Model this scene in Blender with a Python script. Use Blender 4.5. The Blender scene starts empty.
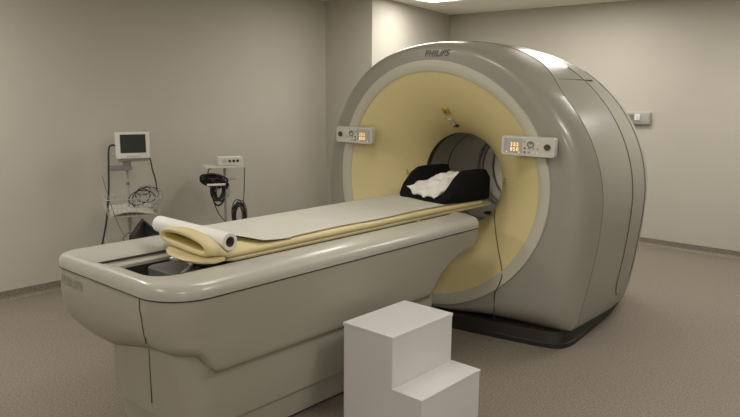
import bpy, bmesh, math, random
from mathutils import Vector, Matrix
random.seed(7)
PI = math.pi
sc = bpy.context.scene
C = sc.collection

# ------------------------------------------------------------------ camera
right = Vector((0.747, 0.665, 0.008)); down = Vector((0.120, -0.122, -0.985)); fwd = Vector((-0.654, 0.737, -0.170))
fwd.normalize(); right = (right - fwd * right.dot(fwd)).normalized(); up = right.cross(fwd).normalized()
cam = bpy.data.cameras.new('camera'); cam.sensor_width = 36; cam.lens = 681.5 / 740 * 36
cam.clip_start = 0.05; cam.clip_end = 60
camo = bpy.data.objects.new('camera', cam); C.objects.link(camo)
M4 = Matrix((right, up, -fwd)).transposed().to_4x4(); M4.translation = Vector((0, 0, 1.6))
camo.matrix_world = M4
sc.camera = camo

# ------------------------------------------------------------------ world, light, exposure
w = bpy.data.worlds.new('world'); sc.world = w; w.use_nodes = True
w.node_tree.nodes['Background'].inputs[0].default_value = (0.9, 0.86, 0.8, 1)
w.node_tree.nodes['Background'].inputs[1].default_value = 0.05
sc.view_settings.view_transform = 'Standard'; sc.view_settings.look = 'None'
sc.view_settings.exposure = 0.36; sc.view_settings.gamma = 1.0
try: sc.view_settings.use_curve_mapping = False
except Exception: pass
LAMP_COL = (1.0, 0.97, 0.918)
# ceiling panels: x, y, width x, width y, watts
PANELS = [(-4.28, 5.86, 0.55, 0.50, 8.5), (-3.0, 6.25, 0.6, 0.6, 12), (-1.2, 4.9, 0.6, 0.6, 7), (-4.55, 0.8, 0.6, 0.6, 25),
          (-0.2, 2.6, 0.6, 0.6, 16), (-2.4, -1.4, 0.6, 0.6, 21), (0.9, -0.8, 0.6, 0.6, 42), (-4.0, 4.7, 0.6, 0.6, 7), (-0.8, 6.2, 0.6, 0.6, 16), (-2.5, 2.5, 0.6, 0.6, 4)]  # behind-left, scanner-front, back-right and over-table panels are added fill lights
CEIL = 2.55

# ------------------------------------------------------------------ materials
def mat(name, col, rough=0.5, var=0.0, vscale=5, bump=0.0, bscale=200, metal=0.0, emit=None, estr=0, spec=0.5, coat=0):
    m = bpy.data.materials.new(name); m.use_nodes = True
    nt = m.node_tree; b = nt.nodes['Principled BSDF']
    b.inputs['Base Color'].default_value = (*col, 1); b.inputs['Roughness'].default_value = rough
    b.inputs['Metallic'].default_value = metal; b.inputs['Specular IOR Level'].default_value = spec
    b.inputs['Coat Weight'].default_value = coat; b.inputs['Coat Roughness'].default_value = 0.12
    tc = nt.nodes.new('ShaderNodeTexCoord')
    if True:
        n = nt.nodes.new('ShaderNodeTexNoise'); n.inputs['Scale'].default_value = vscale; n.inputs['Detail'].default_value = 4
        nt.links.new(tc.outputs['Object'], n.inputs['Vector'])
        r = nt.nodes.new('ShaderNodeValToRGB'); v = max(var, 0.01)
        r.color_ramp.elements[0].position = 0.3; r.color_ramp.elements[1].position = 0.7
        r.color_ramp.elements[0].color = (*[c * (1 - v) for c in col], 1)
        r.color_ramp.elements[1].color = (*[min(1, c * (1 + v)) for c in col], 1)
        nt.links.new(n.outputs['Fac'], r.inputs['Fac']); nt.links.new(r.outputs['Color'], b.inputs['Base Color'])
    if bump:
        n2 = nt.nodes.new('ShaderNodeTexNoise'); n2.inputs['Scale'].default_value = bscale; n2.inputs['Detail'].default_value = 3
        nt.links.new(tc.outputs['Object'], n2.inputs['Vector'])
        bp = nt.nodes.new('ShaderNodeBump'); bp.inputs['Strength'].default_value = bump; bp.inputs['Distance'].default_value = 0.01
        nt.links.new(n2.outputs['Fac'], bp.inputs['Height']); nt.links.new(bp.outputs['Normal'], b.inputs['Normal'])
    if emit:
        b.inputs['Emission Color'].default_value = (*emit, 1); b.inputs['Emission Strength'].default_value = estr
    return m

M = {}
M['wall'] = mat('wall_paint', (0.52, 0.49, 0.425), 0.75, 0.02, 2, 0.05, 300)
M['ceiling'] = mat('ceiling_paint', (0.86, 0.83, 0.75), 0.8, 0.02, 3, 0.05, 120)
M['gantry'] = mat('scanner_grey_plastic', (0.325, 0.308, 0.262), 0.30, 0.015, 3, 0.0, coat=0.3)
M['gantry_band'] = mat('scanner_light_plastic', (0.33, 0.315, 0.262), 0.35, 0.015, 3)
M['ring'] = mat('scanner_ring_plastic', (0.55, 0.525, 0.43), 0.35, 0.015, 3)
M['funnel'] = mat('cream_yellow_plastic', (0.76, 0.65, 0.335), 0.38, 0.02, 3)
M['bore'] = mat('bore_liner', (0.30, 0.29, 0.235), 0.35, 0.02, 4)
M['bore_dark'] = mat('bore_dark_band', (0.06, 0.05, 0.035), 0.4)
M['seam'] = mat('dark_gap', (0.05, 0.042, 0.03), 0.8)
M['softseam'] = mat('panel_joint', (0.20, 0.185, 0.14), 0.6)
M['plinth'] = mat('black_plinth', (0.018, 0.016, 0.014), 0.5)
M['table'] = mat('table_cover_plastic', (0.36, 0.337, 0.275), 0.36, 0.015, 3)
M['rim'] = mat('table_rim_plastic', (0.50, 0.482, 0.425), 0.28, 0.015, 3, coat=0.2)
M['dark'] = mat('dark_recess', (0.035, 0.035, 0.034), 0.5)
M['grey'] = mat('mid_grey_metal', (0.25, 0.245, 0.225), 0.4, metal=0.3)
M['pallet'] = mat('cream_laminate', (0.58, 0.51, 0.31), 0.4, 0.02, 4)
M['block'] = mat('dark_grey_plastic', (0.11, 0.108, 0.10), 0.6)
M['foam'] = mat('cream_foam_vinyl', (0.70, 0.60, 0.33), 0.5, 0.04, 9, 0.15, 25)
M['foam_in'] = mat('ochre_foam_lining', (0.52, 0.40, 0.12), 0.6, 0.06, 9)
M['paper'] = mat('white_paper', (0.62, 0.60, 0.53), 0.6, 0.02, 6, 0.12, 18)
M['roll'] = mat('roll_paper', (0.80, 0.785, 0.76), 0.55)
M['cloth'] = mat('white_cloth', (0.80, 0.78, 0.74), 0.8, 0.03, 14, 0.25, 22)
M['card'] = mat('brown_card', (0.16, 0.13, 0.09), 0.8)
M['black_foam'] = mat('black_foam', (0.008, 0.008, 0.008), 0.85, spec=0.12)
M['stool'] = mat('white_laminate', (0.70, 0.68, 0.67), 0.25, 0.01, 3)
M['white'] = mat('white_plastic', (0.75, 0.73, 0.68), 0.35)
M['offwhite'] = mat('panel_plastic', (0.62, 0.60, 0.53), 0.35)
M['button'] = mat('grey_button', (0.20, 0.195, 0.18), 0.4)
M['brown'] = mat('brown_button', (0.085, 0.05, 0.035), 0.4)
M['lcd'] = mat('display_glass', (0.44, 0.43, 0.42), 0.15)
M['amber'] = mat('amber_digits', (1.0, 0.7, 0.3), 0.5, emit=(1.0, 0.62, 0.22), estr=0.8)
M['screen'] = mat('dark_screen', (0.028, 0.034, 0.032), 0.12)
M['rubber'] = mat('black_rubber', (0.02, 0.02, 0.02), 0.5)
M['wire'] = mat('chrome_wire', (0.60, 0.59, 0.55), 0.35, metal=0.4)
M['tube'] = mat('clear_grey_tube', (0.33, 0.30, 0.25), 0.4)
M['pole'] = mat('grey_pole', (0.42, 0.41, 0.37), 0.4, metal=0.2)
M['logo_dark'] = mat('logo_dark', (0.10, 0.095, 0.085), 0.5)
M['logo_table'] = mat('logo_grey', (0.30, 0.275, 0.23), 0.5)
M['duct'] = mat('socket_housing', (0.42, 0.42, 0.38), 0.4)
M['lamp'] = mat('lamp_diffuser', (0.9, 0.9, 0.85), 0.5, emit=(1.0, 0.95, 0.86), estr=4)
M['gold'] = mat('gold_bracket', (0.52, 0.40, 0.10), 0.3, metal=0.3)

def floor_mat(name, base):
    m = bpy.data.materials.new(name); m.use_nodes = True; nt = m.node_tree; b = nt.nodes['Principled BSDF']
    tc = nt.nodes.new('ShaderNodeTexCoord')
    n = nt.nodes.new('ShaderNodeTexNoise'); n.inputs['Scale'].default_value = 95; n.inputs['Detail'].default_value = 3; n.inputs['Roughness'].default_value = 0.75
    nt.links.new(tc.outputs['Object'], n.inputs['Vector'])
    r = nt.nodes.new('ShaderNodeValToRGB')
    e = r.color_ramp.elements
    e[0].position = 0.34; e[0].color = (*[c * 0.58 for c in base], 1)
    e[1].position = 0.66; e[1].color = (*[min(1, c * 1.42) for c in base], 1)
    k = e.new(0.5); k.color = (*base, 1)
    nt.links.new(n.outputs['Fac'], r.inputs['Fac']); nt.links.new(r.outputs['Color'], b.inputs['Base Color'])
    b.inputs['Roughness'].default_value = 0.55
    return m
M['floor'] = floor_mat('speckled_vinyl', (0.225, 0.19, 0.152))
M['cove'] = floor_mat('speckled_vinyl_cove', (0.20, 0.172, 0.135))

# ------------------------------------------------------------------ helpers
def link(name, verts, faces, m, parent=None, smooth=35, kind=None, mats=None, fm=None):
    me = bpy.data.meshes.new(name); me.from_pydata([tuple(v) for v in verts], [], faces)
    bm = bmesh.new(); bm.from_mesh(me); bmesh.ops.recalc_face_normals(bm, faces=bm.faces); bm.to_mesh(me); bm.free()
    me.materials.append(m)
    for q in (mats or []): me.materials.append(q)
    if smooth:
        for p in me.polygons: p.use_smooth = True
        me.set_sharp_from_angle(angle=math.radians(smooth))
    if fm:
        for i, p in enumerate(me.polygons): p.material_index = fm[i]
    me.update()
    o = bpy.data.objects.new(name, me); C.objects.link(o)
    if parent is not None: o.parent = parent
    if kind: o['kind'] = kind
    return o

class MB:
    def __init__(s): s.v = []; s.f = []
    def add(s, v, f):
        b = len(s.v); s.v += [Vector(q) for q in v]; s.f += [tuple(i + b for i in q) for q in f]; return s
    def box(s, lo, hi, R=None, c=None):
        x0, y0, z0 = lo; x1, y1, z1 = hi
        v = [Vector(q) for q in ((x0,y0,z0),(x1,y0,z0),(x1,y1,z0),(x0,y1,z0),(x0,y0,z1),(x1,y0,z1),(x1,y1,z1),(x0,y1,z1))]
        if R is not None: v = [R @ q + Vector(c) for q in v]
        return s.add(v, [(0,3,2,1),(4,5,6,7),(0,1,5,4),(1,2,6,5),(2,3,7,6),(3,0,4,7)])
    def tube(s, pts, r, n=8, closed=False, caps=True):
        pts = [Vector(p) for p in pts]; N = len(pts); rings = []
        prev = None
        for i, p in enumerate(pts):
            if closed: t = pts[(i + 1) % N] - pts[i - 1]
            else: t = pts[min(i + 1, N - 1)] - pts[max(i - 1, 0)]
            t.normalize()
            if prev is None:
                a = Vector((0, 0, 1)) if abs(t.z) < 0.9 else Vector((1, 0, 0))
                u = t.cross(a).normalized()
            else:
                u = (prev - t * prev.dot(t)).normalized()
            prev = u; vv = t.cross(u)
            rr = r(i / max(1, N - 1)) if callable(r) else r
            rings.append([p + (u * math.cos(2 * PI * k / n) + vv * math.sin(2 * PI * k / n)) * rr for k in range(n)])
        b = []; 
        for g in rings: b += g
        f = []
        for i in range(N if closed else N - 1):
            j = (i + 1) % N
            for k in range(n): f.append((i*n+k, i*n+(k+1)%n, j*n+(k+1)%n, j*n+k))
        if caps and not closed:
            f.append(tuple(range(n - 1, -1, -1))); f.append(tuple((N-1)*n + k for k in range(n)))
        return s.add(b, f)
    def loft(s, rings, closed=True, cap0=False, cap1=False):
        n = len(rings[0]); b = []
        for g in rings: b += list(g)
        f = []
        for i in range(len(rings) - 1):
            for k in range(n if closed else n - 1): f.append((i*n+k, i*n+(k+1)%n, (i+1)*n+(k+1)%n, (i+1)*n+k))
        if cap0: f.append(tuple(range(n)))
        if cap1: f.append(tuple((len(rings)-1)*n + k for k in range(n)))
        return s.add(b, f)
    def grid(s, fn, nu, nv):
        v = [fn(i / nu, j / nv) for i in range(nu + 1) for j in range(nv + 1)]
        f = [(i*(nv+1)+j, (i+1)*(nv+1)+j, (i+1)*(nv+1)+j+1, i*(nv+1)+j+1) for i in range(nu) for j in range(nv)]
        return s.add(v, f)
    def prism(s, outline, z0, z1, fn=None):
        fn = fn or (lambda p, z: (p[0], p[1], z))
        return s.loft([[fn(p, z0) for p in outline], [fn(p, z1) for p in outline]], cap0=True, cap1=True)
    def ball(s, c, r, n=12, m=8, sc=(1, 1, 1)):
        rings = []
        for i in range(m + 1):
            a = PI * i / m; rr = max(math.sin(a), 0.001)
            rings.append([(c[0] + sc[0]*r*rr*math.cos(2*PI*k/n), c[1] + sc[1]*r*rr*math.sin(2*PI*k/n), c[2] + sc[2]*r*math.cos(a)) for k in range(n)])
        return s.loft(rings, cap0=True, cap1=True)
    def build(s, name, m, parent=None, bevel=0, smooth=35, kind=None, seg=3, **k):
        o = link(name, s.v, s.f, m, parent, smooth, kind, **k)
        if bevel:
            md = o.modifiers.new('bevel', 'BEVEL'); md.width = bevel; md.segments = seg; md.limit_method = 'ANGLE'; md.angle_limit = math.radians(40)
            md.harden_normals = False
        return o

def thing(name, label, cat, loc=(0, 0, 0), rz=0, group=None):
    o = bpy.data.objects.new(name, None); C.objects.link(o); o.location = loc; o.rotation_euler = (0, 0, rz)
    o.empty_display_size = 0.1
    o['label'] = label; o['category'] = cat
    if group: o['group'] = group
    return o
def tag(o, label, cat, group=None):
    o['label'] = label; o['category'] = cat
    if group: o['group'] = group
    return o
def rrect(hx, hy, r, n=6):
    p = []
    for cx, cy, a0 in ((hx-r, hy-r, 0), (-hx+r, hy-r, 90), (-hx+r, -hy+r, 180), (hx-r, -hy+r, 270)):
        for k in range(n + 1):
            a = math.radians(a0 + 90 * k / n); p.append((cx + r*math.cos(a), cy + r*math.sin(a)))
    return p
def catmull(pts, n=8, closed=False):
    P = [Vector(p) for p in pts]; out = []; N = len(P)
    for i in range(N if closed else N - 1):
        if closed: a, b, c, d = P[i-1], P[i], P[(i+1) % N], P[(i+2) % N]
        else: a, b, c, d = P[max(i-1, 0)], P[i], P[i+1], P[min(i+2, N-1)]
        for k in range(n):
            t = k / n
            out.append(0.5*((2*b) + (c-a)*t + (2*a-5*b+4*c-d)*t*t + (3*b-a-3*c+d)*t**3))
    if not closed: out.append(P[-1])
    return out
def text_pts(s, size, shear=0.0, extrude=0.0, space=1.0):
    cu = bpy.data.curves.new('letters', 'FONT'); cu.body = s; cu.size = size; cu.shear = shear; cu.align_x = 'CENTER'; cu.align_y = 'CENTER'
    cu.space_character = space; cu.resolution_u = 3; cu.offset = size * 0.02
    o = bpy.data.objects.new('letters', cu); C.objects.link(o)
    bpy.context.view_layer.update()
    me = bpy.data.meshes.new_from_object(o.evaluated_get(bpy.context.evaluated_depsgraph_get()))
    v = [Vector(p.co) for p in me.vertices]; f = [tuple(p.vertices) for p in me.polygons]
    bpy.data.objects.remove(o); bpy.data.curves.remove(cu); bpy.data.meshes.remove(me)
    return v, f

# ------------------------------------------------------------------ the room
XR, YF, YB, XL = 2.6, -2.6, 7.30, -5.40
COL = [(-5.42, 5.34), (-4.73, 5.34), (-5.15, 7.30)]      # corner, convex corner of the projecting wall, back corner
T = 0.12
MB().box((XL-1, YF-T, -0.1), (XR+T, YB+T, 0)).build('floor', M['floor'], kind='structure', smooth=0)
MB().box((XL-1, YF-T, CEIL), (XR+T, YB+T, CEIL+0.1)).build('ceiling', M['ceiling'], kind='structure', smooth=0)
MB().box((XL-T, YF-T, 0), (XL, 5.34, CEIL)).build('wall_left', M['wall'], kind='structure', smooth=0)
mb = MB(); mb.prism([(XL-T, 5.34), (-4.73, 5.34), (-5.15, 7.30), (XL-T, 7.30)], 0, CEIL)
mb.build('wall_projection', M['wall'], kind='structure', smooth=0)
MB().box((XL-T, YB, 0), (XR+T, YB+T, CEIL)).build('wall_back', M['wall'], kind='structure', smooth=0)
MB().box((XR, YF-T, 0), (XR+T, YB, CEIL)).build('wall_right', M['wall'], kind='structure', smooth=0)
MB().box((XL-T, YF-T, 0), (XR, YF, CEIL)).build('wall_front', M['wall'], kind='structure', smooth=0)
def cove(name, a, b, h=0.075):
    a = Vector((*a, 0)); b = Vector((*b, 0)); d = (b - a).normalized(); n = Vector((-d.y, d.x, 0))
    prof = [(0.0, 0.0), (0.040, 0.0), (0.022, 0.005), (0.011, 0.016), (0.007, 0.03), (0.007, h), (0, h)]
    mb = MB(); mb.loft([[p + n * q[0] + Vector((0, 0, q[1])) for q in prof] for p in (a, b)], cap0=True, cap1=True)
    return mb.build(name, M['cove'], kind='structure', smooth=50)
cove('baseboard_left', (XL, 5.34), (XL, YF))
cove('baseboard_back', (XR, YB), (-5.15, YB))
cove('baseboard_right', (XR, YF), (XR, YB))
cove('baseboard_projection', (-4.73, 5.34), (XL, 5.34))
cove('baseboard_recess', (-5.15, YB), (-4.73, 5.34))

# ceiling lights
LL = ['square ceiling light panel above the bright wall behind the scanner', 'square ceiling light panel above the rear of the scanner',
      'square ceiling light panel to the right of the scanner', 'square ceiling light panel by the left wall, near the table foot',
      'square ceiling light panel above the floor right of the stool', 'added square ceiling light panel behind the camera, left, for front fill light', 'square ceiling light panel behind the camera, right', 'added square ceiling light panel in front of the scanner, brightening the left wall', 'added square ceiling light panel brightening the far right part of the back wall', 'added square ceiling light panel straight above the patient table, brightening its top']
for i, (x, y, wx, wy, W) in enumerate(PANELS):
    t = thing('ceiling_light', LL[i], 'ceiling light', (x, y, CEIL), group='recessed ceiling light panels')
    fr = MB(); o = rrect(wx/2+0.03, wy/2+0.03, 0.01, 2); q = rrect(wx/2, wy/2, 0.008, 2)
    fr.loft([[(p[0], p[1], 0) for p in o], [(p[0], p[1], -0.012) for p in o], [(p[0], p[1], -0.012) for p in q], [(p[0], p[1], 0) for p in q]])
    fr.build('frame', M['white'], t)
    df = MB(); df.box((-wx/2+0.001, -wy/2+0.001, -0.006), (wx/2-0.001, wy/2-0.001, -0.002)); df.build('diffuser', M['lamp'], t, smooth=0)
    l = bpy.data.lights.new('panel_lamp', 'AREA'); l.shape = 'RECTANGLE'; l.size = wx; l.size_y = wy; l.energy = W; l.color = LAMP_COL
    lo = bpy.data.objects.new('panel_lamp', l); C.objects.link(lo); lo.location = (0, 0, -0.02); lo.parent = t

# wall socket housing on the back wall
t = thing('wall_socket', 'grey wall socket housing with a white switch, on the back wall right of the scanner', 'wall socket', (-2.765, YB, 1.34))
hb = MB(); hb.loft([[(p[0], 0, p[1]) for p in rrect(0.20, 0.066, 0.012, 3)], [(p[0], -0.045, p[1]) for p in rrect(0.195, 0.060, 0.012, 3)],
      [(p[0], -0.055, p[1]+.008) for p in rrect(0.185, 0.046, 0.012, 3)]], cap0=True, cap1=True)
hb.build('housing', M['duct'], t)
MB().box((0.045, -0.068, -0.022), (0.105, -0.0565, 0.045)).build('switch_plate', M['white'], t, bevel=0.003)
MB().box((0.070, -0.076, 0.002), (0.082, -0.0685, 0.022)).build('rocker', M['offwhite'], t, bevel=0.002)
MB().box((-0.02, -0.066, -0.02), (0.032, -0.0565, 0.04)).build('outlet', M['button'], t, bevel=0.003)

# ------------------------------------------------------------------ scanner gantry
GX, GY = -2.80, 3.72
gan = thing('scanner_gantry', 'large rounded grey scanner body with cream funnel and round bore, at the table head', 'scanner', (GX, GY, 0))
ZC = 0.90; WH = 1.15; HT = 1.05
def P_out(th, k=1.0, kz=None):
    kz = kz if kz is not None else k
    c, s_ = math.cos(th), math.sin(th)
    if s_ >= 0: return (WH * k * c, ZC + HT * kz * s_)
    wz = WH * k
    for _ in range(3):
        r1 = wz / max(abs(c), 1e-4); r2 = 0.80 / max(abs(s_), 1e-4); p = 36
        r = (r1 ** -p + r2 ** -p) ** (-1 / p)
        z = ZC + r * s_; wz = k * (WH - 0.105 * max(0, (ZC - z) / 0.78) ** 1.6)
    return (r * c, ZC + r * s_)
def E_ring(th, a, b, zc=0.97): return (a * math.cos(th), zc + b * math.sin(th))
RA, RB = 0.882, 0.838
def yR(x): return 0.015 + 0.095 * (x / 0.87) ** 2
DEP = 0.27
def sstep(a, b, x):
    t = max(0, min(1, (x-a)/(b-a))); return t*t*(3-2*t)
def dep(th):
    q = math.sin(th); return .155 + .27 * sstep(.62, .93, q) - .02 * sstep(.2, .6, -q)
def front(th, s):
    c = E_ring(th, RA, RB); p = P_out(th)
    d = math.hypot(c[0]-p[0], c[1]-p[1]); g = max(0.0, min(1, d / 0.12))
    x = c[0] + (p[0]-c[0]) * s; z = c[1] + (p[1]-c[1]) * s
    y = yR(c[0]) + dep(th) * g * s**(4 + 5 * sstep(.6, .9, math.sin(th)))
    return Vector((x, y, z))
def side(th, y, k=1.0):
    """outer surface behind the front cover"""
    p = P_out(th, k, 1 - (1-k)*0.8); return Vector((p[0], y, p[1]))
N = 144
TH = [2 * PI * i / N for i in range(N)]
def yend(th): return front(th, 1).y
mb = MB(); mb.loft([[front(t_, s_) for t_ in TH] for s_ in [0, .03, .1, .2, .3, .4, .5, .6, .68, .75, .8, .85, .89, .93, .965, 1]])
mb.build('front_cover', M['gantry'], gan)
YS = [0.47, 0.6, 0.74]
KS = {0.47: 1.0, 0.6: 1.0, 0.74: 0.998}
mb = MB(); rings = [[front(t_, 1) + Vector((0, 0.004, 0)) for t_ in TH]]
for y in YS: rings.append([side(t_, y, KS[y]) for t_ in TH])
mb.loft(rings); mb.build('side_cover', M['gantry'], gan)
mb = MB(); rr_ = [(0.74, .998), (.83, .994), (0.92, .986), (1.02, .976), (1.10, .962), (1.16, .948), (1.28, .915), (1.42, .865), (1.56, .78), (1.66, .71), (1.70, .66)]
rings = [[side(t_, y, k) for t_ in TH] for y, k in rr_]
rings.append([Vector((E_ring(t_, .40, .40)[0], 1.712, E_ring(t_, .40, .40)[1])) for t_ in TH])
mb.loft(rings); mb.build('rear_cover', M['gantry_band'], gan)
# light ring around the cream funnel
mb = MB(); rings = []
for s_, dy in ((1.0, .012), (1.0, -0.004), (.97, -0.012), (.6, -0.014), (.1, -0.006), (0, .0), (0, .03)):
    g = []
    for t_ in TH:
        a = E_ring(t_, .800, .762); b = E_ring(t_, RA, RB); x = a[0]+(b[0]-a[0])*s_; z = a[1]+(b[1]-a[1])*s_
        g.append((x, yR(b[0]) + dy, z))
    rings.append(g)
mb.loft(rings); mb.build('front_ring', M['ring'], gan, smooth=40)
# funnel
RBO = 0.337
def fun(th, ph):
    a = E_ring(th, .801, .763); b = E_ring(th, RBO, RBO)
    u1 = math.sin(ph); u2 = ph / (PI/2); u = .38 * u1 + .62 * u2
    v = .38 * (1 - math.cos(ph)) + .62 * u2
    y0 = yR(E_ring(th, RA, RB)[0]) + .004
    return Vector((a[0] + (b[0]-a[0])*u, y0 + (0.455 - y0) * v, a[1] + (b[1]-a[1])*u))
mb = MB(); mb.loft([[fun(t_, PI/2*j/20) for t_ in TH] for j in range(21)]); mb.build('bore_funnel', M['funnel'], gan, smooth=60)
def bring(y, r): return [Vector((r * math.cos(t_), y, .97 + r * math.sin(t_))) for t_ in TH]
def bore_part(name, ys, m):
    mb = MB(); mb.loft([bring(y, r) for y, r in ys]); return mb.build(name, m, gan, smooth=40)
bore_part('bore_seal', [(.455, .338), (.462, .343), (.505, .343), (.508, .335)], M['bore_dark'])
bore_part('bore_liner', [(.508, .335), (.73, .335), (.733, .341), (.747, .341), (.75, .335), (1.20, .335)], M['bore'])
bore_part('bore_joint', [(.731, .3345), (.737, .333), (.743, .333), (.749, .3345)], M['bore_dark'])
bore_part('rear_joint', [(1.46, .354), (1.465, .350), (1.475, .350), (1.48, .356)], M['bore_dark'])
bore_part('bore_collar', [(1.20, .335), (1.205, .320), (1.225, .320), (1.23, .331), (1.245, .331), (1.25, .318), (1.275, .318), (1.28, .337)], M['gantry_band'])
mb = MB(); mb.loft([bring(1.28 + .43 * (.5*(1 - math.cos(a)) + .5*a/(PI/2)), .337 + (.40-.337) * (.5*math.sin(a)*0 + (a/(PI/2))**1.6)) for a in [PI/2*j/12 for j in range(13)]])
mb.build('rear_funnel', M['bore'], gan, smooth=60)
# seams and joints
def tube_part(name, pts, r, m, parent=gan, closed=False, n=6):
    mb = MB(); mb.tube(pts, r, n, closed=closed); return mb.build(name, m, parent, smooth=60)
tube_part('cover_joint', [front(math.radians(a), 1) + Vector((0, .002, 0)) for a in range(-58, 239, 3)], 0.0030, M['softseam'])
# rounded side trim strip near the back (right and left)
for sg in (1, -1):
    pts = []
    for a in range(56, -29, -3): pts.append(side(math.radians(a), 1.05, .9735))
    e = [side(math.radians(-30.5), 1.035, .975), side(math.radians(-32.3), .99, .980), side(math.radians(-33), .90, .989), side(math.radians(-32.3), .81, .997), side(math.radians(-30.5), .762, 1.0)]
    pts += e + [side(math.radians(a), .745, 1.0) for a in range(-28, 57, 3)]
    tube_part('trim_joint', [Vector((p.x * sg, p.y, p.z)) for p in pts], 0.0028, M['softseam'])
# slot on the upper right shoulder
def th_at_z(z, sg=1): return math.asin((z - ZC) / HT)
pts = []
for j in range(9):
    y = .38 + .50 * j / 8; p = side(th_at_z(1.685), y, .995); pts.append(p)
tube_part('shoulder_slot', pts, 0.006, M['seam'])
# dark joint below the ring, lower front
mb_pts = [fun(math.radians(-31 - 11.5 * (1 - j/9)), PI/2*j/10) + Vector((0, -.002, 0)) for j in range(9, -1, -1)]
jx = mb_pts[-1].x
mb_pts += [Vector((jx + .01, yR(jx) - .006, .42)), Vector((jx, yR(jx) - .016, .37)), Vector((jx - .035, yR(jx) - .014, .30)), Vector((jx - .04, yR(jx) - .004, .22)), Vector((jx - .04, yR(jx) + .001, .125))]
tube_part('front_joint', mb_pts, 0.0032, M['seam'])
# plinth
half = [(.12, -.028), (.25, -.02), (.45, .005), (.62, .03), (.78, .055), (.90, .078), (.97, .10), (1.01, .13), (1.035, .19), (1.04, .28), (1.02, .5), (.99, .8), (.95, 1.10), (.90, 1.35), (.86, 1.5), (.80, 1.60), (.72, 1.64), (.4, 1.65)]
poly = [(0, -.03)] + half + [(0, 1.65)] + [(-x, y) for x, y in half[::-1]]
def plinth(k, z): return [(x*k, .81 + (y-.81)*k, z) for x, y in poly]
mb = MB(); mb.loft([plinth(.975, 0.001), plinth(.975, .03), plinth(.970, .034), plinth(.955, .102)], cap0=True, cap1=True)
mb.build('plinth', M['plinth'], gan)
# logo on the top of the front cover
tv, tf = text_pts('PHILIPS', 0.060, shear=0.25, space=1.05)
def on_front(u, v, off=-0.0025):
    x = u + 0.065
    th = PI/2 - x / 1.0; c = E_ring(th, RA, RB); p = P_out(th)
    s_ = max(0, min(1, (1.846 + v - c[1]) / (p[1] - c[1]) if p[1]-c[1] > .01 else .5))
    q = front(th, s_); q.y += off; q.z += 0.001; return q
link('logo', [on_front(v.x, v.y) for v in tv], tf, M['logo_dark'], gan, smooth=0)
# small gold laser bracket on the funnel top, and small marks either side of the bore
def fun_n(th, ph):
    a = fun(th, ph); b = fun(th + .01, ph); c = fun(th, ph + .01); n = (b - a).cross(c - a).normalized()
    if n.y > 0: n = -n
    return a, n
a, n = fun_n(PI/2 - .02, .84)
br = MB()
tn = Vector((0, n.z, -n.y)).normalized()
sx = Vector((1, 0, 0))
def patch(mb, c, ux, uy, hx, hy, r, t0, t1, n):
    o = rrect(hx, hy, r, 4)
    mb.loft([[c + ux*p[0] + uy*p[1] + n*t0 for p in o], [c + ux*p[0] + uy*p[1] + n*t1 for p in o]], cap0=True, cap1=True)
patch(br, a, sx, tn, .026, .036, .016, -.01, .016, n)
o = br.build('laser_window', M['gold'], gan, bevel=.003)
b2 = MB(); patch(b2, a + tn*0.0, sx, tn, .010, .009, .004, .0165, .019, n); b2.build('laser_aperture', M['brown'], o)
a2, n2 = fun_n(PI/2 - .01, 1.12)
b3 = MB(); tn2 = Vector((0, n2.z, -n2.y)).normalized(); patch(b3, a2, sx, tn2, .014, .036, .005, -.008, .022, n2); b3.build('laser_mount', M['ring'], gan, bevel=.002)
a3, n3 = fun_n(PI/2 - .01, 1.27)
b4 = MB(); tn3 = Vector((0, n3.z, -n3.y)).normalized(); patch(b4, a3, sx, tn3, .022, .008, .003, -.004, .014, n3); b4.build('laser_clip', M['brown'], gan)
for th in (math.radians(178), math.radians(4)):
    a, n = fun_n(th, 1.15)
    m_ = MB(); m_.tube([a - n*.004, a + n*.014], .007, 8); m_.tube([a + Vector((0, 0, .018)) - n*.004, a + Vector((0, 0, .018)) + n*.008], .009, 8)
    m_.tube([a + Vector((-.03, 0, .0)) + n*.006, a + Vector((.03, 0, .0)) + n*.006], .003, 6)
    m_.build('side_laser', M['gold'], gan)
mb = MB(); mb.box((.215, .425, .735), (.262, .475, .755)); mb.build('bore_clip', M['rubber'], gan, bevel=.004)
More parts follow.
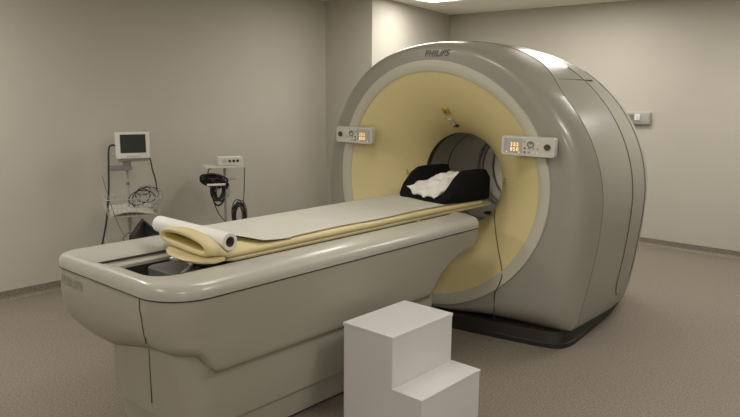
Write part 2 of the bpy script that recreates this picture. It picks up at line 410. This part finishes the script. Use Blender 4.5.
# control panels
def control(cx, flip):
    y = 0.056
    root = None
    pl = MB(); o = rrect(.184, .061, .018, 5)
    pl.loft([[(cx + p[0], .078, 1.272 + p[1]) for p in o], [(cx + p[0], y, 1.272 + p[1]) for p in o], [(cx + p[0]*.985, y-.008, 1.272 + p[1]*.955) for p in o]], cap0=True, cap1=True)
    root = pl.build('control_panel', M['offwhite'], gan, smooth=40)
    am = MB(); am.box((cx - .10, .079, 1.24), (cx + .10, .125, 1.30)); am.build('panel_mount', M['rubber'], root, bevel=.004)
    yf = y - .0085; s = -1 if flip else 1
    def bx(name, u, v, hu, hv, m, d=.003, r=.002):
        b = MB(); q = rrect(hu, hv, r, 3); c0 = cx + s*u
        b.loft([[(c0 + p[0], yf + .001, 1.272 + v + p[1]) for p in q], [(c0 + p[0], yf - d, 1.272 + v + p[1]) for p in q]], cap0=True, cap1=True)
        return b.build(name, m, root)
    scr = bx('display', -.100, .0, .064, .046, M['lcd'], .0015, .003)
    for txt, dz in (('352', .008), ('850', -.022)):
        tv, tf = text_pts(txt, .031, space=1.35)
        link('digits', [(cx + s*(-.088) + v.x, yf - .0025, 1.272 + dz + v.y) for v in tv], tf, M['amber'], scr, smooth=0)
    for txt, dx in (('.', -.142), ('.', -.056)):
        tv, tf = text_pts(txt, .05)
        link('indicator', [(cx + s*dx + v.x, yf - .0025, 1.245 + v.y) for v in tv], tf, M['amber'], scr, smooth=0)
    rg = MB(); cc = Vector((cx + s*.022, yf - .002, 1.285))
    rg.tube([cc + Vector((math.cos(a)*.020, 0, math.sin(a)*.018)) for a in [2*PI*k/20 for k in range(20)]], .0035, 6, closed=True)
    rg.build('jog_ring', M['button'], root)
    bx('button', .022, .020, .007, .006, M['button'])
    for j, (u, v) in enumerate([(-.018, -.012), (-.018, -.036), (.012, -.012), (.012, -.036), (.042, -.012), (.042, -.036), (.070, -.012), (.070, -.036), (-.022, .028), (.072, .024)]):
        bx('button', u, v, .0065, .006, M['button'] if j in (0, 1) else (M['white'] if j in (5, 7, 9) else M['duct']))
    kb = MB(); cc = Vector((cx + s*.135, yf, 1.272 + (.002)))
    kb.tube([cc + Vector((0, .001, 0)), cc + Vector((0, -.010, 0))], .019, 20); kb.build('stop_knob', M['brown'], root)
control(.742, False)
control(-.715, True)

# ------------------------------------------------------------------ patient table
TX = -2.79
tab = thing('patient_table', 'long beige scanner table with rounded rim and stepped pedestal, running into the bore', 'scanner table', (TX, 1.40, 0))
def outline(hx, y0, y1, r, rl=None, n=10, m=44):
    """rounded rectangle, y0 (front) to y1, same topology for every level; local y = world y - 1.40"""
    y0 -= 1.40; y1 -= 1.40
    pts = []
    def arc(cx, cy, a0, rr):
        for k in range(n + 1):
            a = math.radians(a0 + 90*k/n); pts.append((cx + rr*math.cos(a), cy + rr*math.sin(a)))
    def seg(a, b):
        for k in range(1, m): pts.append((a[0] + (b[0]-a[0])*k/m, a[1] + (b[1]-a[1])*k/m))
    r2 = min(r, .05); rl = rl or r * .5
    arc(hx-r, y0+r, 270, r); seg(pts[-1], (hx, y1-r2)); arc(hx-r2, y1-r2, 0, r2); seg(pts[-1], (-hx+r2, y1)); arc(-hx+r2, y1-r2, 90, r2)
    seg(pts[-1], (-hx, y0+rl)); arc(-hx+rl, y0+rl, 180, rl); seg(pts[-1], (hx-r, y0))
    return pts
def lv(z, *a): return [Vector((p[0], p[1], z)) for p in outline(*a)]
LV = [(.752, .507, 1.390, 3.63, .21), (.72, .509, 1.386, 3.63, .21), (.66, .508, 1.385, 3.63, .21), (.648, .507, 1.385, 3.60, .21), (.638, .507, 1.386, 3.50, .21), (.62, .506, 1.388, 3.43, .21), (.59, .505, 1.390, 3.355, .21), (.56, .504, 1.396, 3.295, .21),
      (.52, .503, 1.405, 3.245, .19, .13), (.48, .500, 1.425, 3.215, .17, .19), (.45, .498, 1.445, 3.20, .16, .26), (.428, .495, 1.47, 3.195, .15, .33), (.418, .490, 1.495, 3.19, .14, .36)]
def sag(v):
    if v.z > .60: return v
    w_ = max(0, min(1, (.215 - v.y) / .07)); w_ = w_*w_*(3-2*w_); q = max(-1, min(1, (v.x + .12) / .38))
    return Vector((v.x, v.y, v.z + w_ * (.60 - v.z) / .18 * (.085 * q if q > 0 else 0)))
mb = MB(); mb.loft([[sag(v) for v in lv(*q)] for q in LV] + [[sag(v) for v in g] for g in [lv(.417, .445, 1.53, 3.16, .12, .36)]], cap0=False, cap1=False)
mb.build('side_shell', M['table'], tab, smooth=50)
# pedestal tiers
mb = MB(); mb.loft([lv(.56, .43, 1.515, 3.16, .15, .36), lv(.54, .446, 1.505, 3.17, .15, .38), lv(.45, .452, 1.50, 3.17, .15, .38), lv(.415, .454, 1.50, 3.235, .15, .38), lv(.18, .450, 1.502, 3.23, .15, .38), lv(.150, .447, 1.506, 3.22, .15, .38)], cap0=True, cap1=True)
mb.build('pedestal', M['table'], tab, smooth=50)
mb = MB(); mb.loft([lv(.149, .428, 1.525, 3.20, .15, .37), lv(.022, .424, 1.53, 3.20, .15, .37)], cap0=True, cap1=True)
mb.build('pedestal_foot', M['table'], tab, smooth=50)
mb = MB(); mb.loft([lv(.022, .40, 1.56, 3.17, .15, .35), lv(.001, .40, 1.56, 3.17, .15, .35)], cap0=True, cap1=True)
mb.build('table_plinth', M['plinth'], tab, smooth=50)
# rim
RO = (.510, 1.386, 3.633, .21); RI = (.270, 1.455, 3.615, .10)
prof = [(0, .757), (-.02, .772), (-.01, .790), (.05, .808), (.15, .820), (.32, .827), (.55, .831), (.82, .830), (.93, .822), (1, .808)]
oo = outline(*RO); ii = outline(*RI)
IX = .030
ii = [(x + IX, y) for x, y in ii]
def tilt(x, s_): return -.034 * max(0, s_ - .25) / .75 * max(0, min(1, -x / .2))
rings = [[Vector((a[0]+(b[0]-a[0])*s_, a[1]+(b[1]-a[1])*s_, z + tilt(a[0]+(b[0]-a[0])*s_, s_))) for a, b in zip(oo, ii)] for s_, z in prof]
rings.append([Vector((x, y, .70)) for x, y in ii])
mb = MB(); mb.loft(rings); mb.build('rim', M['rim'], tab, smooth=50)
tube_part('rim_joint', [Vector((p[0], p[1], .7545)) for p in outline(.5095, 1.3865, 3.6315, .21)], .0030, M['seam'], tab, closed=True)
# inside of the trough
tube_part('rim_groove', [Vector((-.232, y, .789)) for y in (.075, .2, .4, .55)], .006, M['seam'], tab)
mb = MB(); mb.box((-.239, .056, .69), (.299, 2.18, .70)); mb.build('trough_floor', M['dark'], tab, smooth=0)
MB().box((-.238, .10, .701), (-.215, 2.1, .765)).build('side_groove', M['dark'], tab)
MB().box((-.214, .09, .70), (-.155, 2.1, .782)).build('carriage_rail', M['rim'], tab, bevel=.006)
MB().box((-.154, .10, .70), (-.148, 2.1, .765)).build('rail_face', M['dark'], tab)
MB().box((.235, .16, .70), (.27, 2.1, .79)).build('carriage_rail', M['grey'], tab, bevel=.005)
mb = MB(); o = rrect(.13, .085, .03, 6)
mb.loft([[(.03 + p[0], .335 + p[1], z) for p in o] for z in (.70, .765)] + [[(.03 + p[0]*.93, .335 + p[1]*.86, .772) for p in o]], cap1=True); mb.build('carriage_block', M['block'], tab)
tube_part('carriage_hoop', catmull([(-.12, .40, .775), (-.03, .42, .78), (.06, .40, .775), (.12, .33, .77), (.15, .24, .75)], 6), .011, M['rim'], tab, n=10)
# door joints on the nose and pedestal
def shell_pt(ang_x, z, lvls):
    for (z0, *a), (z1, *b) in zip(lvls, lvls[1:]):
        if z <= z0 and z >= z1:
            t_ = (z0 - z) / (z0 - z1); q = [p + (r - p) * t_ for p, r in zip(a, b)]; break
    hx, y0, y1, r = q[:4]; y0 -= 1.40
    x = ang_x
    if x > hx - r: y = y0 + r - math.sqrt(max(0, r*r - (x - hx + r)**2))
    elif x < -hx + r*.5: rl = r*.5; y = y0 + rl - math.sqrt(max(0, rl*rl - (x + hx - rl)**2))
    else: y = y0
    return Vector((x, y, z))
tube_part('nose_joint', [shell_pt(x, z, LV) for x, z in ((.295, .752), (.297, .72), (.300, .70), (.310, .67), (.312, .63), (.316, .56))], .003, M['seam'], tab)
tube_part('pedestal_joint', [Vector((.155 + .012*(.45-z), 1.500 - 1.40, z)) for z in (.46, .38, .30, .21)], .003, M['seam'], tab)
tv, tf = text_pts('PHILIPS', .062, space=1.1)
link('logo', [shell_pt(-.31 + v.x*1.0, .70 + v.y, LV) + Vector((0, -.003, 0)) for v in tv], tf, M['logo_table'], tab, smooth=0)
mb = MB(); mb.box((.312, 1.795, .831), (.345, 1.815, .8335)); so = mb.build('rim_sticker', M['gold'], tab, bevel=.0005)
# sliding tabletop
pal = MB(); pal.loft([[(p[0], p[1]+1.585, z) for p in rrect(.292 - d, 1.145 - d, .05, 5)] for z, d in ((.8195, .006), (.821, .001), (.824, 0), (.831, 0), (.834, .004))], cap0=True, cap1=True)
pal.build('tabletop', M['pallet'], tab)
mb = MB(); mb.box((-.19, .56, .7005), (.284, 2.17, .8185)); mb.build('shadow_line_block', M['dark'], tab)  # dark block under the tabletop edge, standing in for its shadow line

# ------------------------------------------------------------------ mattress with folded end, paper sheet, roll
def wx(x): return x + TX
mat_o = thing('foam_mattress', 'cream foam mattress on the table, its near end folded back on itself', 'mattress', (TX, 2.0, .834))
Zb = .002
def prof_ring(y, hx, z0, z1, dx=0, w_=.0):
    r = min(.014, (z1-z0)/2.1); o = rrect(hx, (z1-z0)/2, r, 4); return [Vector((p[0]+dx, y, (z0+z1)/2 + p[1])) for p in o]
mb = MB(); rings = []
for y, hx, dx, e in ((-.19, .14, .13, .008), (-.185, .155, .125, 0), (-.12, .185, .10, 0), (-.04, .23, .058, 0), (.04, .27, .018, 0), (.10, .288, 0, 0), (.5, .288, 0, 0), (.9, .288, 0, 0), (1.3, .288, 0, 0), (1.7, .288, 0, 0), (1.985, .288, 0, 0), (1.99, .26, 0, .008)):
    rings.append(prof_ring(y, hx, Zb + e, Zb + .030 - e, dx))
mb.loft(rings, cap0=True, cap1=True); mb.build('pad', M['foam'], mat_o, smooth=60)
# folded end: a flattened loop with its mouth facing the near end
def loop_ring(y, hw, hh, cz, cx=.140, n=36, tilt=-.13):
    out = []
    for k in range(n):
        a = 2*PI*k/n; c, q = math.cos(a), math.sin(a)
        x = hw * math.copysign(abs(c)**.85, c); z = hh * math.copysign(abs(q)**.8, q)
        z += .010*math.cos(x*9) 
        out.append(Vector((cx + x*math.cos(tilt) - z*math.sin(tilt), y + .10*x, cz + x*math.sin(tilt) + z*math.cos(tilt))))
    return out
mb = MB()
mb.loft([loop_ring(-.19, .130, .010, .076), loop_ring(-.25, .136, .014, .077), loop_ring(-.290, .142, .019, .078), loop_ring(-.302, .153, .031, .078), loop_ring(-.299, .164, .042, .078),
         loop_ring(-.280, .170, .049, .077), loop_ring(-.23, .171, .048, .070), loop_ring(-.19, .160, .030, .046), loop_ring(-.170, .150, .018, .036)], cap0=True, cap1=True)
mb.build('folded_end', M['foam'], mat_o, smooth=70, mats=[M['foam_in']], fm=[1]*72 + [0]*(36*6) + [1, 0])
mb = MB()
us = [math.sin(PI/2 * k) for k in [-1, -.9, -.8, -.65, -.5, -.3, -.1, .1, .3, .5, .65, .8, .9, 1]]
def lip(u):
    e = (max(0, 1-abs(u)**2.4)) ** .5; x = .155*u + .155
    p = [(-.19, .006), (-.21 - .10*e, -.002 + .006*(1-e)), (-.22 - .125*e, .002), (-.225 - .135*e, .014), (-.22 - .125*e, .020), (-.19, .022)]
    return [Vector((x, a, b + .012 - .03*u*.5)) for a, b in p]
mb.loft([lip(u*.99) for u in us], cap0=True, cap1=True); mb.build('curled_lip', M['foam'], mat_o, smooth=75)

# paper sheet over the mattress
def sheet(u, v):
    y0 = 1.93 + .13*u; y = y0 + (4.02 - y0) * v
    x0 = -.286; x1 = .256 + .008*math.sin(v*17) + (.02 * (1 - v) if v < .1 else 0)
    x = x0 + (x1 - x0) * u
    lift = .0
    if v < .12: lift = .02 * (1 - v/.12) ** 2 * (1 - .3*u)
    z = .8730 + .0035*math.sin(v*23 + u*3) * math.sin(u*PI) + .0025*math.sin(v*61 + u*9) * math.sin(u*PI) + lift
    if v > .8: z += .004 * math.sin((v-.8)*60) * math.sin(u*PI)**2
    return Vector((TX + x, y, z))
mb = MB(); mb.grid(sheet, 24, 90)
ps = mb.build('paper_sheet', M['paper'], smooth=60)
md = ps.modifiers.new('thick', 'SOLIDIFY'); md.thickness = .0012; md.offset = 1
tag(ps, 'long white paper cover sheet spread over the cream mattress on the table', 'paper sheet')
# paper roll
A = Vector((-3.065, 1.837, .925)); B = Vector((-2.497, 1.853, .915))
rt = thing('paper_roll', 'white paper roll lying across the folded mattress end, dark hollow core facing right', 'paper roll', A.lerp(B, .5))
dl = (B - A); L = dl.length; d = dl.normalized(); u_ = d.cross(Vector((0, 0, 1))).normalized(); v_ = u_.cross(d)
def rr2(s_, r): return [d*(s_*L) + (u_*math.cos(a) + v_*math.sin(a))*r for a in [2*PI*k/40 for k in range(40)]]
mb = MB(); mb.loft([rr2(-.5, .025), rr2(-.5, .039), rr2(-.497, .041), rr2(.497, .041), rr2(.5, .039), rr2(.5, .025)]); mb.build('paper', M['roll'], rt, smooth=40)
mb = MB(); mb.loft([rr2(-.5, .0247), rr2(.5, .0247), rr2(.5, .0220), rr2(-.5, .0220), rr2(-.5, .0247)]); mb.build('core_tube', M['card'], rt, smooth=40)

# ------------------------------------------------------------------ head cradle and pillow
hc = thing('head_cradle', 'black foam head cradle with raised sides on the tabletop at the bore', 'head support', (-2.748, 3.59, .870), -.14)
def cradle(y, k, kl):
    # U section, k 0..1 wing height
    h = .045 + .165 * k; g = .045 + .170 * kl; wo = .222; 
    outer = [(-wo+.02, .0), (-wo, .02), (-wo+.0, g*.8), (-wo+.03, g), (-wo+.06, g), (-wo+.085, g*.55), (-.09, .034), (0, .022), (.09, .034), (wo-.095, h*.55), (wo-.07, h), (wo-.03, h), (wo, h*.8), (wo, .02), (wo-.02, 0)]
    return [Vector((a, y, b)) for a, b in outer]
mb = MB(); ks = [(.03, -.05), (.06, .05), (.11, .35), (.17, .72), (.22, .92), (.25, 1), (.33, 1.0), (.42, 1.0), (.45, .97), (.46, .9)]
kls = [.0, .45, .8, .97, 1, 1, 1, 1, .97, .9]
mb.loft([cradle(y, k, kl) for (y, k), kl in zip(ks, kls)], cap0=True, cap1=True)
mb.build('foam_shell', M['black_foam'], hc, smooth=60)
def pillow_surf(u, v):
    x = -.160 + .27 * u + .11 * v; y = .035 + .38 * v
    e = (math.sin(PI*min(1, max(0, u)))**.5) * (math.sin(PI*min(1, max(0, v)))**.4)
    hill = .024 + .11 * v + .10 * max(0, abs(u-.5)-.2)
    crk = .010*math.sin(u*19 + v*7) + .008*math.sin(u*9 - v*23) + .006*math.sin(u*37 + v*31)
    x = min(x, .105 + .05*v)
    return Vector((x + .012*math.sin(v*21), y + .012*math.sin(u*17), .040 + (hill + crk) * e + .055*v + .30*max(0, .4-u)**2))
mb = MB(); mb.grid(pillow_surf, 36, 30)
pw = mb.build('pillow', M['cloth'], smooth=80); pw.location = hc.location; pw.rotation_euler = hc.rotation_euler
md = pw.modifiers.new('thick', 'SOLIDIFY'); md.thickness = .014; md.offset = -1
tag(pw, 'crumpled white cloth pillow resting inside the black head cradle', 'pillow')

# ------------------------------------------------------------------ step stool
st = thing('step_stool', 'white two-step boxy stool standing on the floor beside the table', 'step stool', (-2.02, 2.51, 0))
hx0, hx1, hx2, hy = -.162, .145, .318, .235
mb = MB()
prof = [(hx0, 0), (hx2, 0), (hx2, .235), (hx1, .235), (hx1, .482), (hx0, .482)]
mb.loft([[(p[0], -hy, p[1]) for p in prof], [(p[0], hy, p[1]) for p in prof]], cap0=True, cap1=True)
mb.build('body', M['stool'], st, bevel=.002, smooth=0)
MB().box((hx0-.003, -hy-.003, .4825), (hx1+.003, hy+.003, .50)).build('top_tread', M['stool'], st, bevel=.002, smooth=0)
MB().box((hx1+.0005, -hy-.003, .2355), (hx2+.003, hy+.003, .25)).build('lower_tread', M['stool'], st, bevel=.002, smooth=0)

# ------------------------------------------------------------------ wheeled stands
def castor_base(t, R=.22, zt=.10, n=5, rot=.3):
    hub = MB(); hub.tube([(0, 0, .075), (0, 0, zt+.02)], .03, 14); hub.build('base_hub', M['pole'], t)
    for k in range(n):
        a = rot + 2*PI*k/n; dx, dy = math.cos(a), math.sin(a)
        lg = MB(); lg.tube([(dx*.02, dy*.02, .09), (dx*R*.6, dy*R*.6, .08), (dx*R, dy*R, .07)], lambda q: .014 - .004*q, 8); lo = lg.build('leg', M['pole'], t)
        cs = MB(); px, py = dx*R, dy*R
        cs.tube([(px - dy*.012, py + dx*.012, .026), (px + dy*.012, py - dx*.012, .026)], .025, 14); cs.tube([(px, py, .045), (px, py, .075)], .006, 6)
        cs.build('castor', M['rubber'], lo)

def wire_basket(name, t, cx, cy, z0, z1, hx, hy, nx=9, ny=11, m=M['wire'], flare=.02):
    mb = MB(); r = .0022
    for z, f in ((z1, flare), ((z0+z1)/2, flare*.5), (z0, 0)):
        mb.tube([(cx + p[0], cy + p[1], z) for p in rrect(hx+f, hy+f, .02, 3)], r*1.6 if z == z1 else r, 5, closed=True)
    for i in range(nx + 1):
        x = -hx + 2*hx*i/nx; k = (hx+flare)/hx
        mb.tube([(cx + x*k, cy - hy - flare, z1), (cx + x, cy - hy, z0), (cx + x, cy + hy, z0), (cx + x*k, cy + hy + flare, z1)], r, 4)
    for i in range(ny + 1):
        y = -hy + 2*hy*i/ny; k = (hy+flare)/hy
        mb.tube([(cx - hx - flare, cy + y*k, z1), (cx - hx, cy + y, z0), (cx + hx, cy + y, z0), (cx + hx + flare, cy + y*k, z1)], r, 4)
    return mb.build(name, m, t, smooth=60)

# stand 1: local +x faces the camera (yaw), origin on the floor
YAW = math.atan2(-2.85, 5.1) + .12
s1 = thing('monitor_stand', 'wheeled pole stand by the left wall carrying a small patient monitor and wire baskets', 'monitor stand', (-5.12, 2.80, 0), YAW)
castor_base(s1, .23)
mb = MB(); mb.tube([(0, 0, .10), (0, 0, .62)], .014, 12); mb.tube([(0, 0, .60), (0, 0, .98)], .010, 12); mb.build('pole', M['pole'], s1)
mb = MB(); mb.tube([(0, 0, .83), (0, 0, .855)], .015, 12); mb.build('pole_clamp', M['button'], s1)
mb = MB(); mb.box((-.06, -.13, .955), (.05, .035, .985)); mb.box((-.03, -.03, .98), (.03, .03, 1.03)); mb.build('bracket', M['grey'], s1, bevel=.004)
# monitor head
mb = MB(); mb.loft([[(x, .05 + p[0]*k, 1.155 + p[1]*k + dz) for p in rrect(.132, .108, .014, 4)] for x, k, dz in ((-.09, .8, -.01), (-.06, .95, 0), (.035, 1, 0), (.05, .965, 0))], cap0=True, cap1=True)
mon = mb.build('monitor', M['white'], s1, smooth=40)
mb = MB(); mb.loft([[(x, .05 + p[0], 1.168 + p[1]) for p in rrect(.098, .074, .004, 2)] for x in (.0495, .0515)], cap0=True, cap1=True); mb.build('screen', M['screen'], mon)
mb = MB(); mb.box((-.05, -.06, 1.025), (.045, .165, 1.046)); mb.build('monitor_foot', M['grey'], s1, bevel=.004)
mb = MB()
for k in range(6): mb.box((.0505, .0 + k*.018, 1.062), (.0535, .01 + k*.018, 1.070))
mb.build('key_row', M['duct'], mon)
MB().box((-.02, .145, 1.2635), (.01, .17, 1.268)).build('alarm_light', mat('red_lamp', (.45, .12, .10), .4), mon)
wire_basket('upper_basket', s1, .02, .02, .60, .74, .14, .19)
wire_basket('lower_basket', s1, .02, .02, .24, .38, .14, .19)
mb = MB(); mb.box((-.12, -.16, .590), (.15, .20, .597)); mb.build('shelf', M['wire'], s1, bevel=.002)
# papers in the upper basket
pp = MB(); pp.grid(lambda u, v: Vector((-.10 + .25*u, -.155 + .33*v, .602 + .045*(1-u) + .02*math.sin(v*4)*u + .012*v)), 8, 10)
pob = pp.build('paper_stack', M['paper'], smooth=60); md = pob.modifiers.new('t', 'SOLIDIFY'); md.thickness = .012; md.offset = 1
pob.location = s1.location; pob.rotation_euler = s1.rotation_euler
tag(pob, 'white papers lying in the upper wire basket of the monitor stand', 'papers')
def loop_cable(c, ax, ay, R, turns, r, jit, seed, m, name, label, cat, group=None, base=(0, 0, 0), rz=0, extra=None):
    rnd = random.Random(seed); pts = []; n = turns * 14
    ph = [rnd.uniform(0, 6) for _ in range(4)]
    for i in range(n):
        a = 2*PI*i/14; rr = R * (1 + jit*math.sin(a*.31 + ph[0]) + jit*.6*math.sin(a*.73 + ph[1]))
        off = Vector((math.sin(a*.17 + ph[2]), math.sin(a*.23 + ph[3]), math.sin(a*.13))) * R * jit
        pts.append(Vector(c) + Vector(ax)*math.cos(a)*rr + Vector(ay)*math.sin(a)*rr + off)
    mb = MB(); mb.tube(catmull(pts, 2), r, 6)
    for e in (extra or []): mb.tube(catmull(e, 6), r, 6)
    o = mb.build(name, m, smooth=70); o.location = base; o.rotation_euler = (0, 0, rz)
    return tag(o, label, cat, group)
b1 = (s1.location.x, s1.location.y, 0)
loop_cable((.08, .11, .72), (0, 1, 0.1), (.25, 0, .8), .072, 4, .0042, .55, 3, M['rubber'], 'coiled_cable', 'tangle of black sensor cables above the upper basket of the monitor stand', 'cable', base=b1, rz=YAW)
loop_cable((.09, .14, .70), (.2, .9, .1), (.1, 0, .9), .10, 5, .0028, .25, 9, M['tube'], 'coiled_tube', 'pale thin tubing looped over the monitor stand basket', 'tubing', base=b1, rz=YAW)
loop_cable((.17, -.03, .42), (0, 1, 0), (0, 0, 1), .042, 3, .0028, .12, 4, M['button'], 'coiled_tube', 'small grey tube loop hanging at the lower basket of the monitor stand', 'tubing', base=b1, rz=YAW,
           extra=[[(.12, -.20, .93), (.14, -.17, .78), (.16, -.13, .62), (.16, -.09, .50), (.16, -.06, .44), (.16, -.04, .45)]])
mb = MB(); mb.tube(catmull([(-.05, -.075, 1.15), (-.01, -.125, 1.14), (.02, -.14, 1.0), (.02, -.15, .8), (.02, -.18, .55), (.03, -.23, .33), (.06, -.28, .12), (.10, -.33, .012), (.2, -.3, .012)], 6), .0075, 8)
o = mb.build('power_cable', M['rubber'], smooth=70); o.location = b1; o.rotation_euler = (0, 0, YAW)
tag(o, 'black power cable hanging from the patient monitor down to the floor', 'cable')
mb = MB(); mb.tube(catmull([(-.03, .168, 1.05), (.0, .185, 1.03), (.02, .195, .95), (.03, .215, .86), (.05, .22, .77)], 6), .006, 8)
o = mb.build('sensor_cable', M['rubber'], smooth=70); o.location = b1; o.rotation_euler = (0, 0, YAW)
tag(o, 'short black cable from the monitor down to the upper basket', 'cable')
# black cuff hanging
def cuff(u, v):
    wv = .004 + (.115 if v > .12 else .115*v/.12) * (min(1, v*1.5)) * (1 if v < .7 else 1 - (v-.7)/.3*.75)
    return Vector((.175 + .02*math.sin(u*7), .075 + (u-.5)*2*wv + .02*v, .57 - .20*v + .02*(u-.5)))
mb = MB(); mb.grid(cuff, 10, 14)
mb2 = mb.build('pressure_cuff', M['rubber'], smooth=70); md = mb2.modifiers.new('t', 'SOLIDIFY'); md.thickness = .014
mb2.location = b1; mb2.rotation_euler = (0, 0, YAW)
tag(mb2, 'black blood pressure cuff hanging below the upper basket of the monitor stand', 'pressure cuff')

# stand 2
Y2 = math.atan2(-3.75, 5.0) + .15
s2 = thing('equipment_stand', 'white wheeled pole stand by the wall carrying a small white box with three dark knobs', 'equipment stand', (-5.10, 3.745, 0), Y2)
castor_base(s2, .20)
mb = MB(); mb.tube([(0, 0, .10), (0, 0, .905)], .012, 12); mb.build('pole', M['pole'], s2)
mb = MB(); mb.box((-.10, -.185, .905), (.10, .16, .922)); mb.build('shelf', M['white'], s2, bevel=.005)
mb = MB(); mb.box((-.07, -.06, .926), (.08, .155, 1.00)); dv = mb.build('module', M['white'], s2, bevel=.006)
for k in range(3):
    mb = MB(); mb.tube([(.0802, .035 + k*.036, .968), (.088, .035 + k*.036, .968)], .012, 12); mb.build('knob', M['rubber'], dv)
MB().box((.0802, -.03, .95), (.082, .01, .985)).build('label_plate', M['offwhite'], dv)
mb = MB(); mb.tube([(0, 0, .79), (.03, -.10, .79), (.07, -.13, .79)], .009, 8); mb.tube([(.0, .0, .80), (.05, .09, .80)], .008, 8); mb.build('hook_arm', M['pole'], s2)
mb = MB(); mb.tube([(.15, -.18, .765), (.15, -.02, .765)], .011, 8); mb.tube([(.15, -.10, .765), (.02, -.02, .775)], .008, 8); mb.build('tray_rail', M['white'], s2)
wire_basket('holder', s2, .03, -.05, .64, .77, .06, .07, 4, 4, flare=.012)
b2_ = (s2.location.x, s2.location.y, 0)
loop_cable((.08, -.10, .79), (.1, 1, -.25), (.3, 0, .45), .085, 8, .009, .30, 21, M['rubber'], 'coiled_hose', 'tangled black hose bundle hanging on the white equipment stand', 'hose', base=b2_, rz=Y2)
loop_cable((.09, -.07, .70), (0, .55, .1), (.1, 0, 1), .09, 6, .008, .25, 25, M['rubber'], 'hanging_strap', 'black straps dangling below the hose bundle on the equipment stand', 'strap', base=b2_, rz=Y2)
loop_cable((.10, .105, .475), (.05, .44, 0), (0, 0, 1), .108, 10, .0045, .13, 33, M['rubber'], 'cable_coil', 'oval coil of black cable hanging at the right of the equipment stand', 'cable', base=b2_, rz=Y2,
           extra=[[(.09, .165, .905), (.095, .16, .78), (.10, .155, .68), (.10, .145, .56)]])
mb = MB(); mb.tube(catmull([(.08, -.14, .78), (.09, -.12, .62), (.09, -.08, .50), (.09, -.02, .42), (.09, .03, .40), (.09, .08, .42)], 6), .004, 6)
o = mb.build('thin_cable', M['rubber'], smooth=70); o.location = b2_; o.rotation_euler = (0, 0, Y2)
tag(o, 'thin black cable drooping below the equipment stand towards the coil', 'cable')
mb = MB(); mb.tube(catmull([(.075, -.125, .90), (.11, -.155, .90), (.11, -.165, .84), (.09, -.14, .80)], 6), .005, 6)
o = mb.build('sensor_lead', M['rubber'], smooth=70); o.location = b2_; o.rotation_euler = (0, 0, Y2)
tag(o, 'short black lead curling off the left edge of the equipment stand shelf', 'cable')
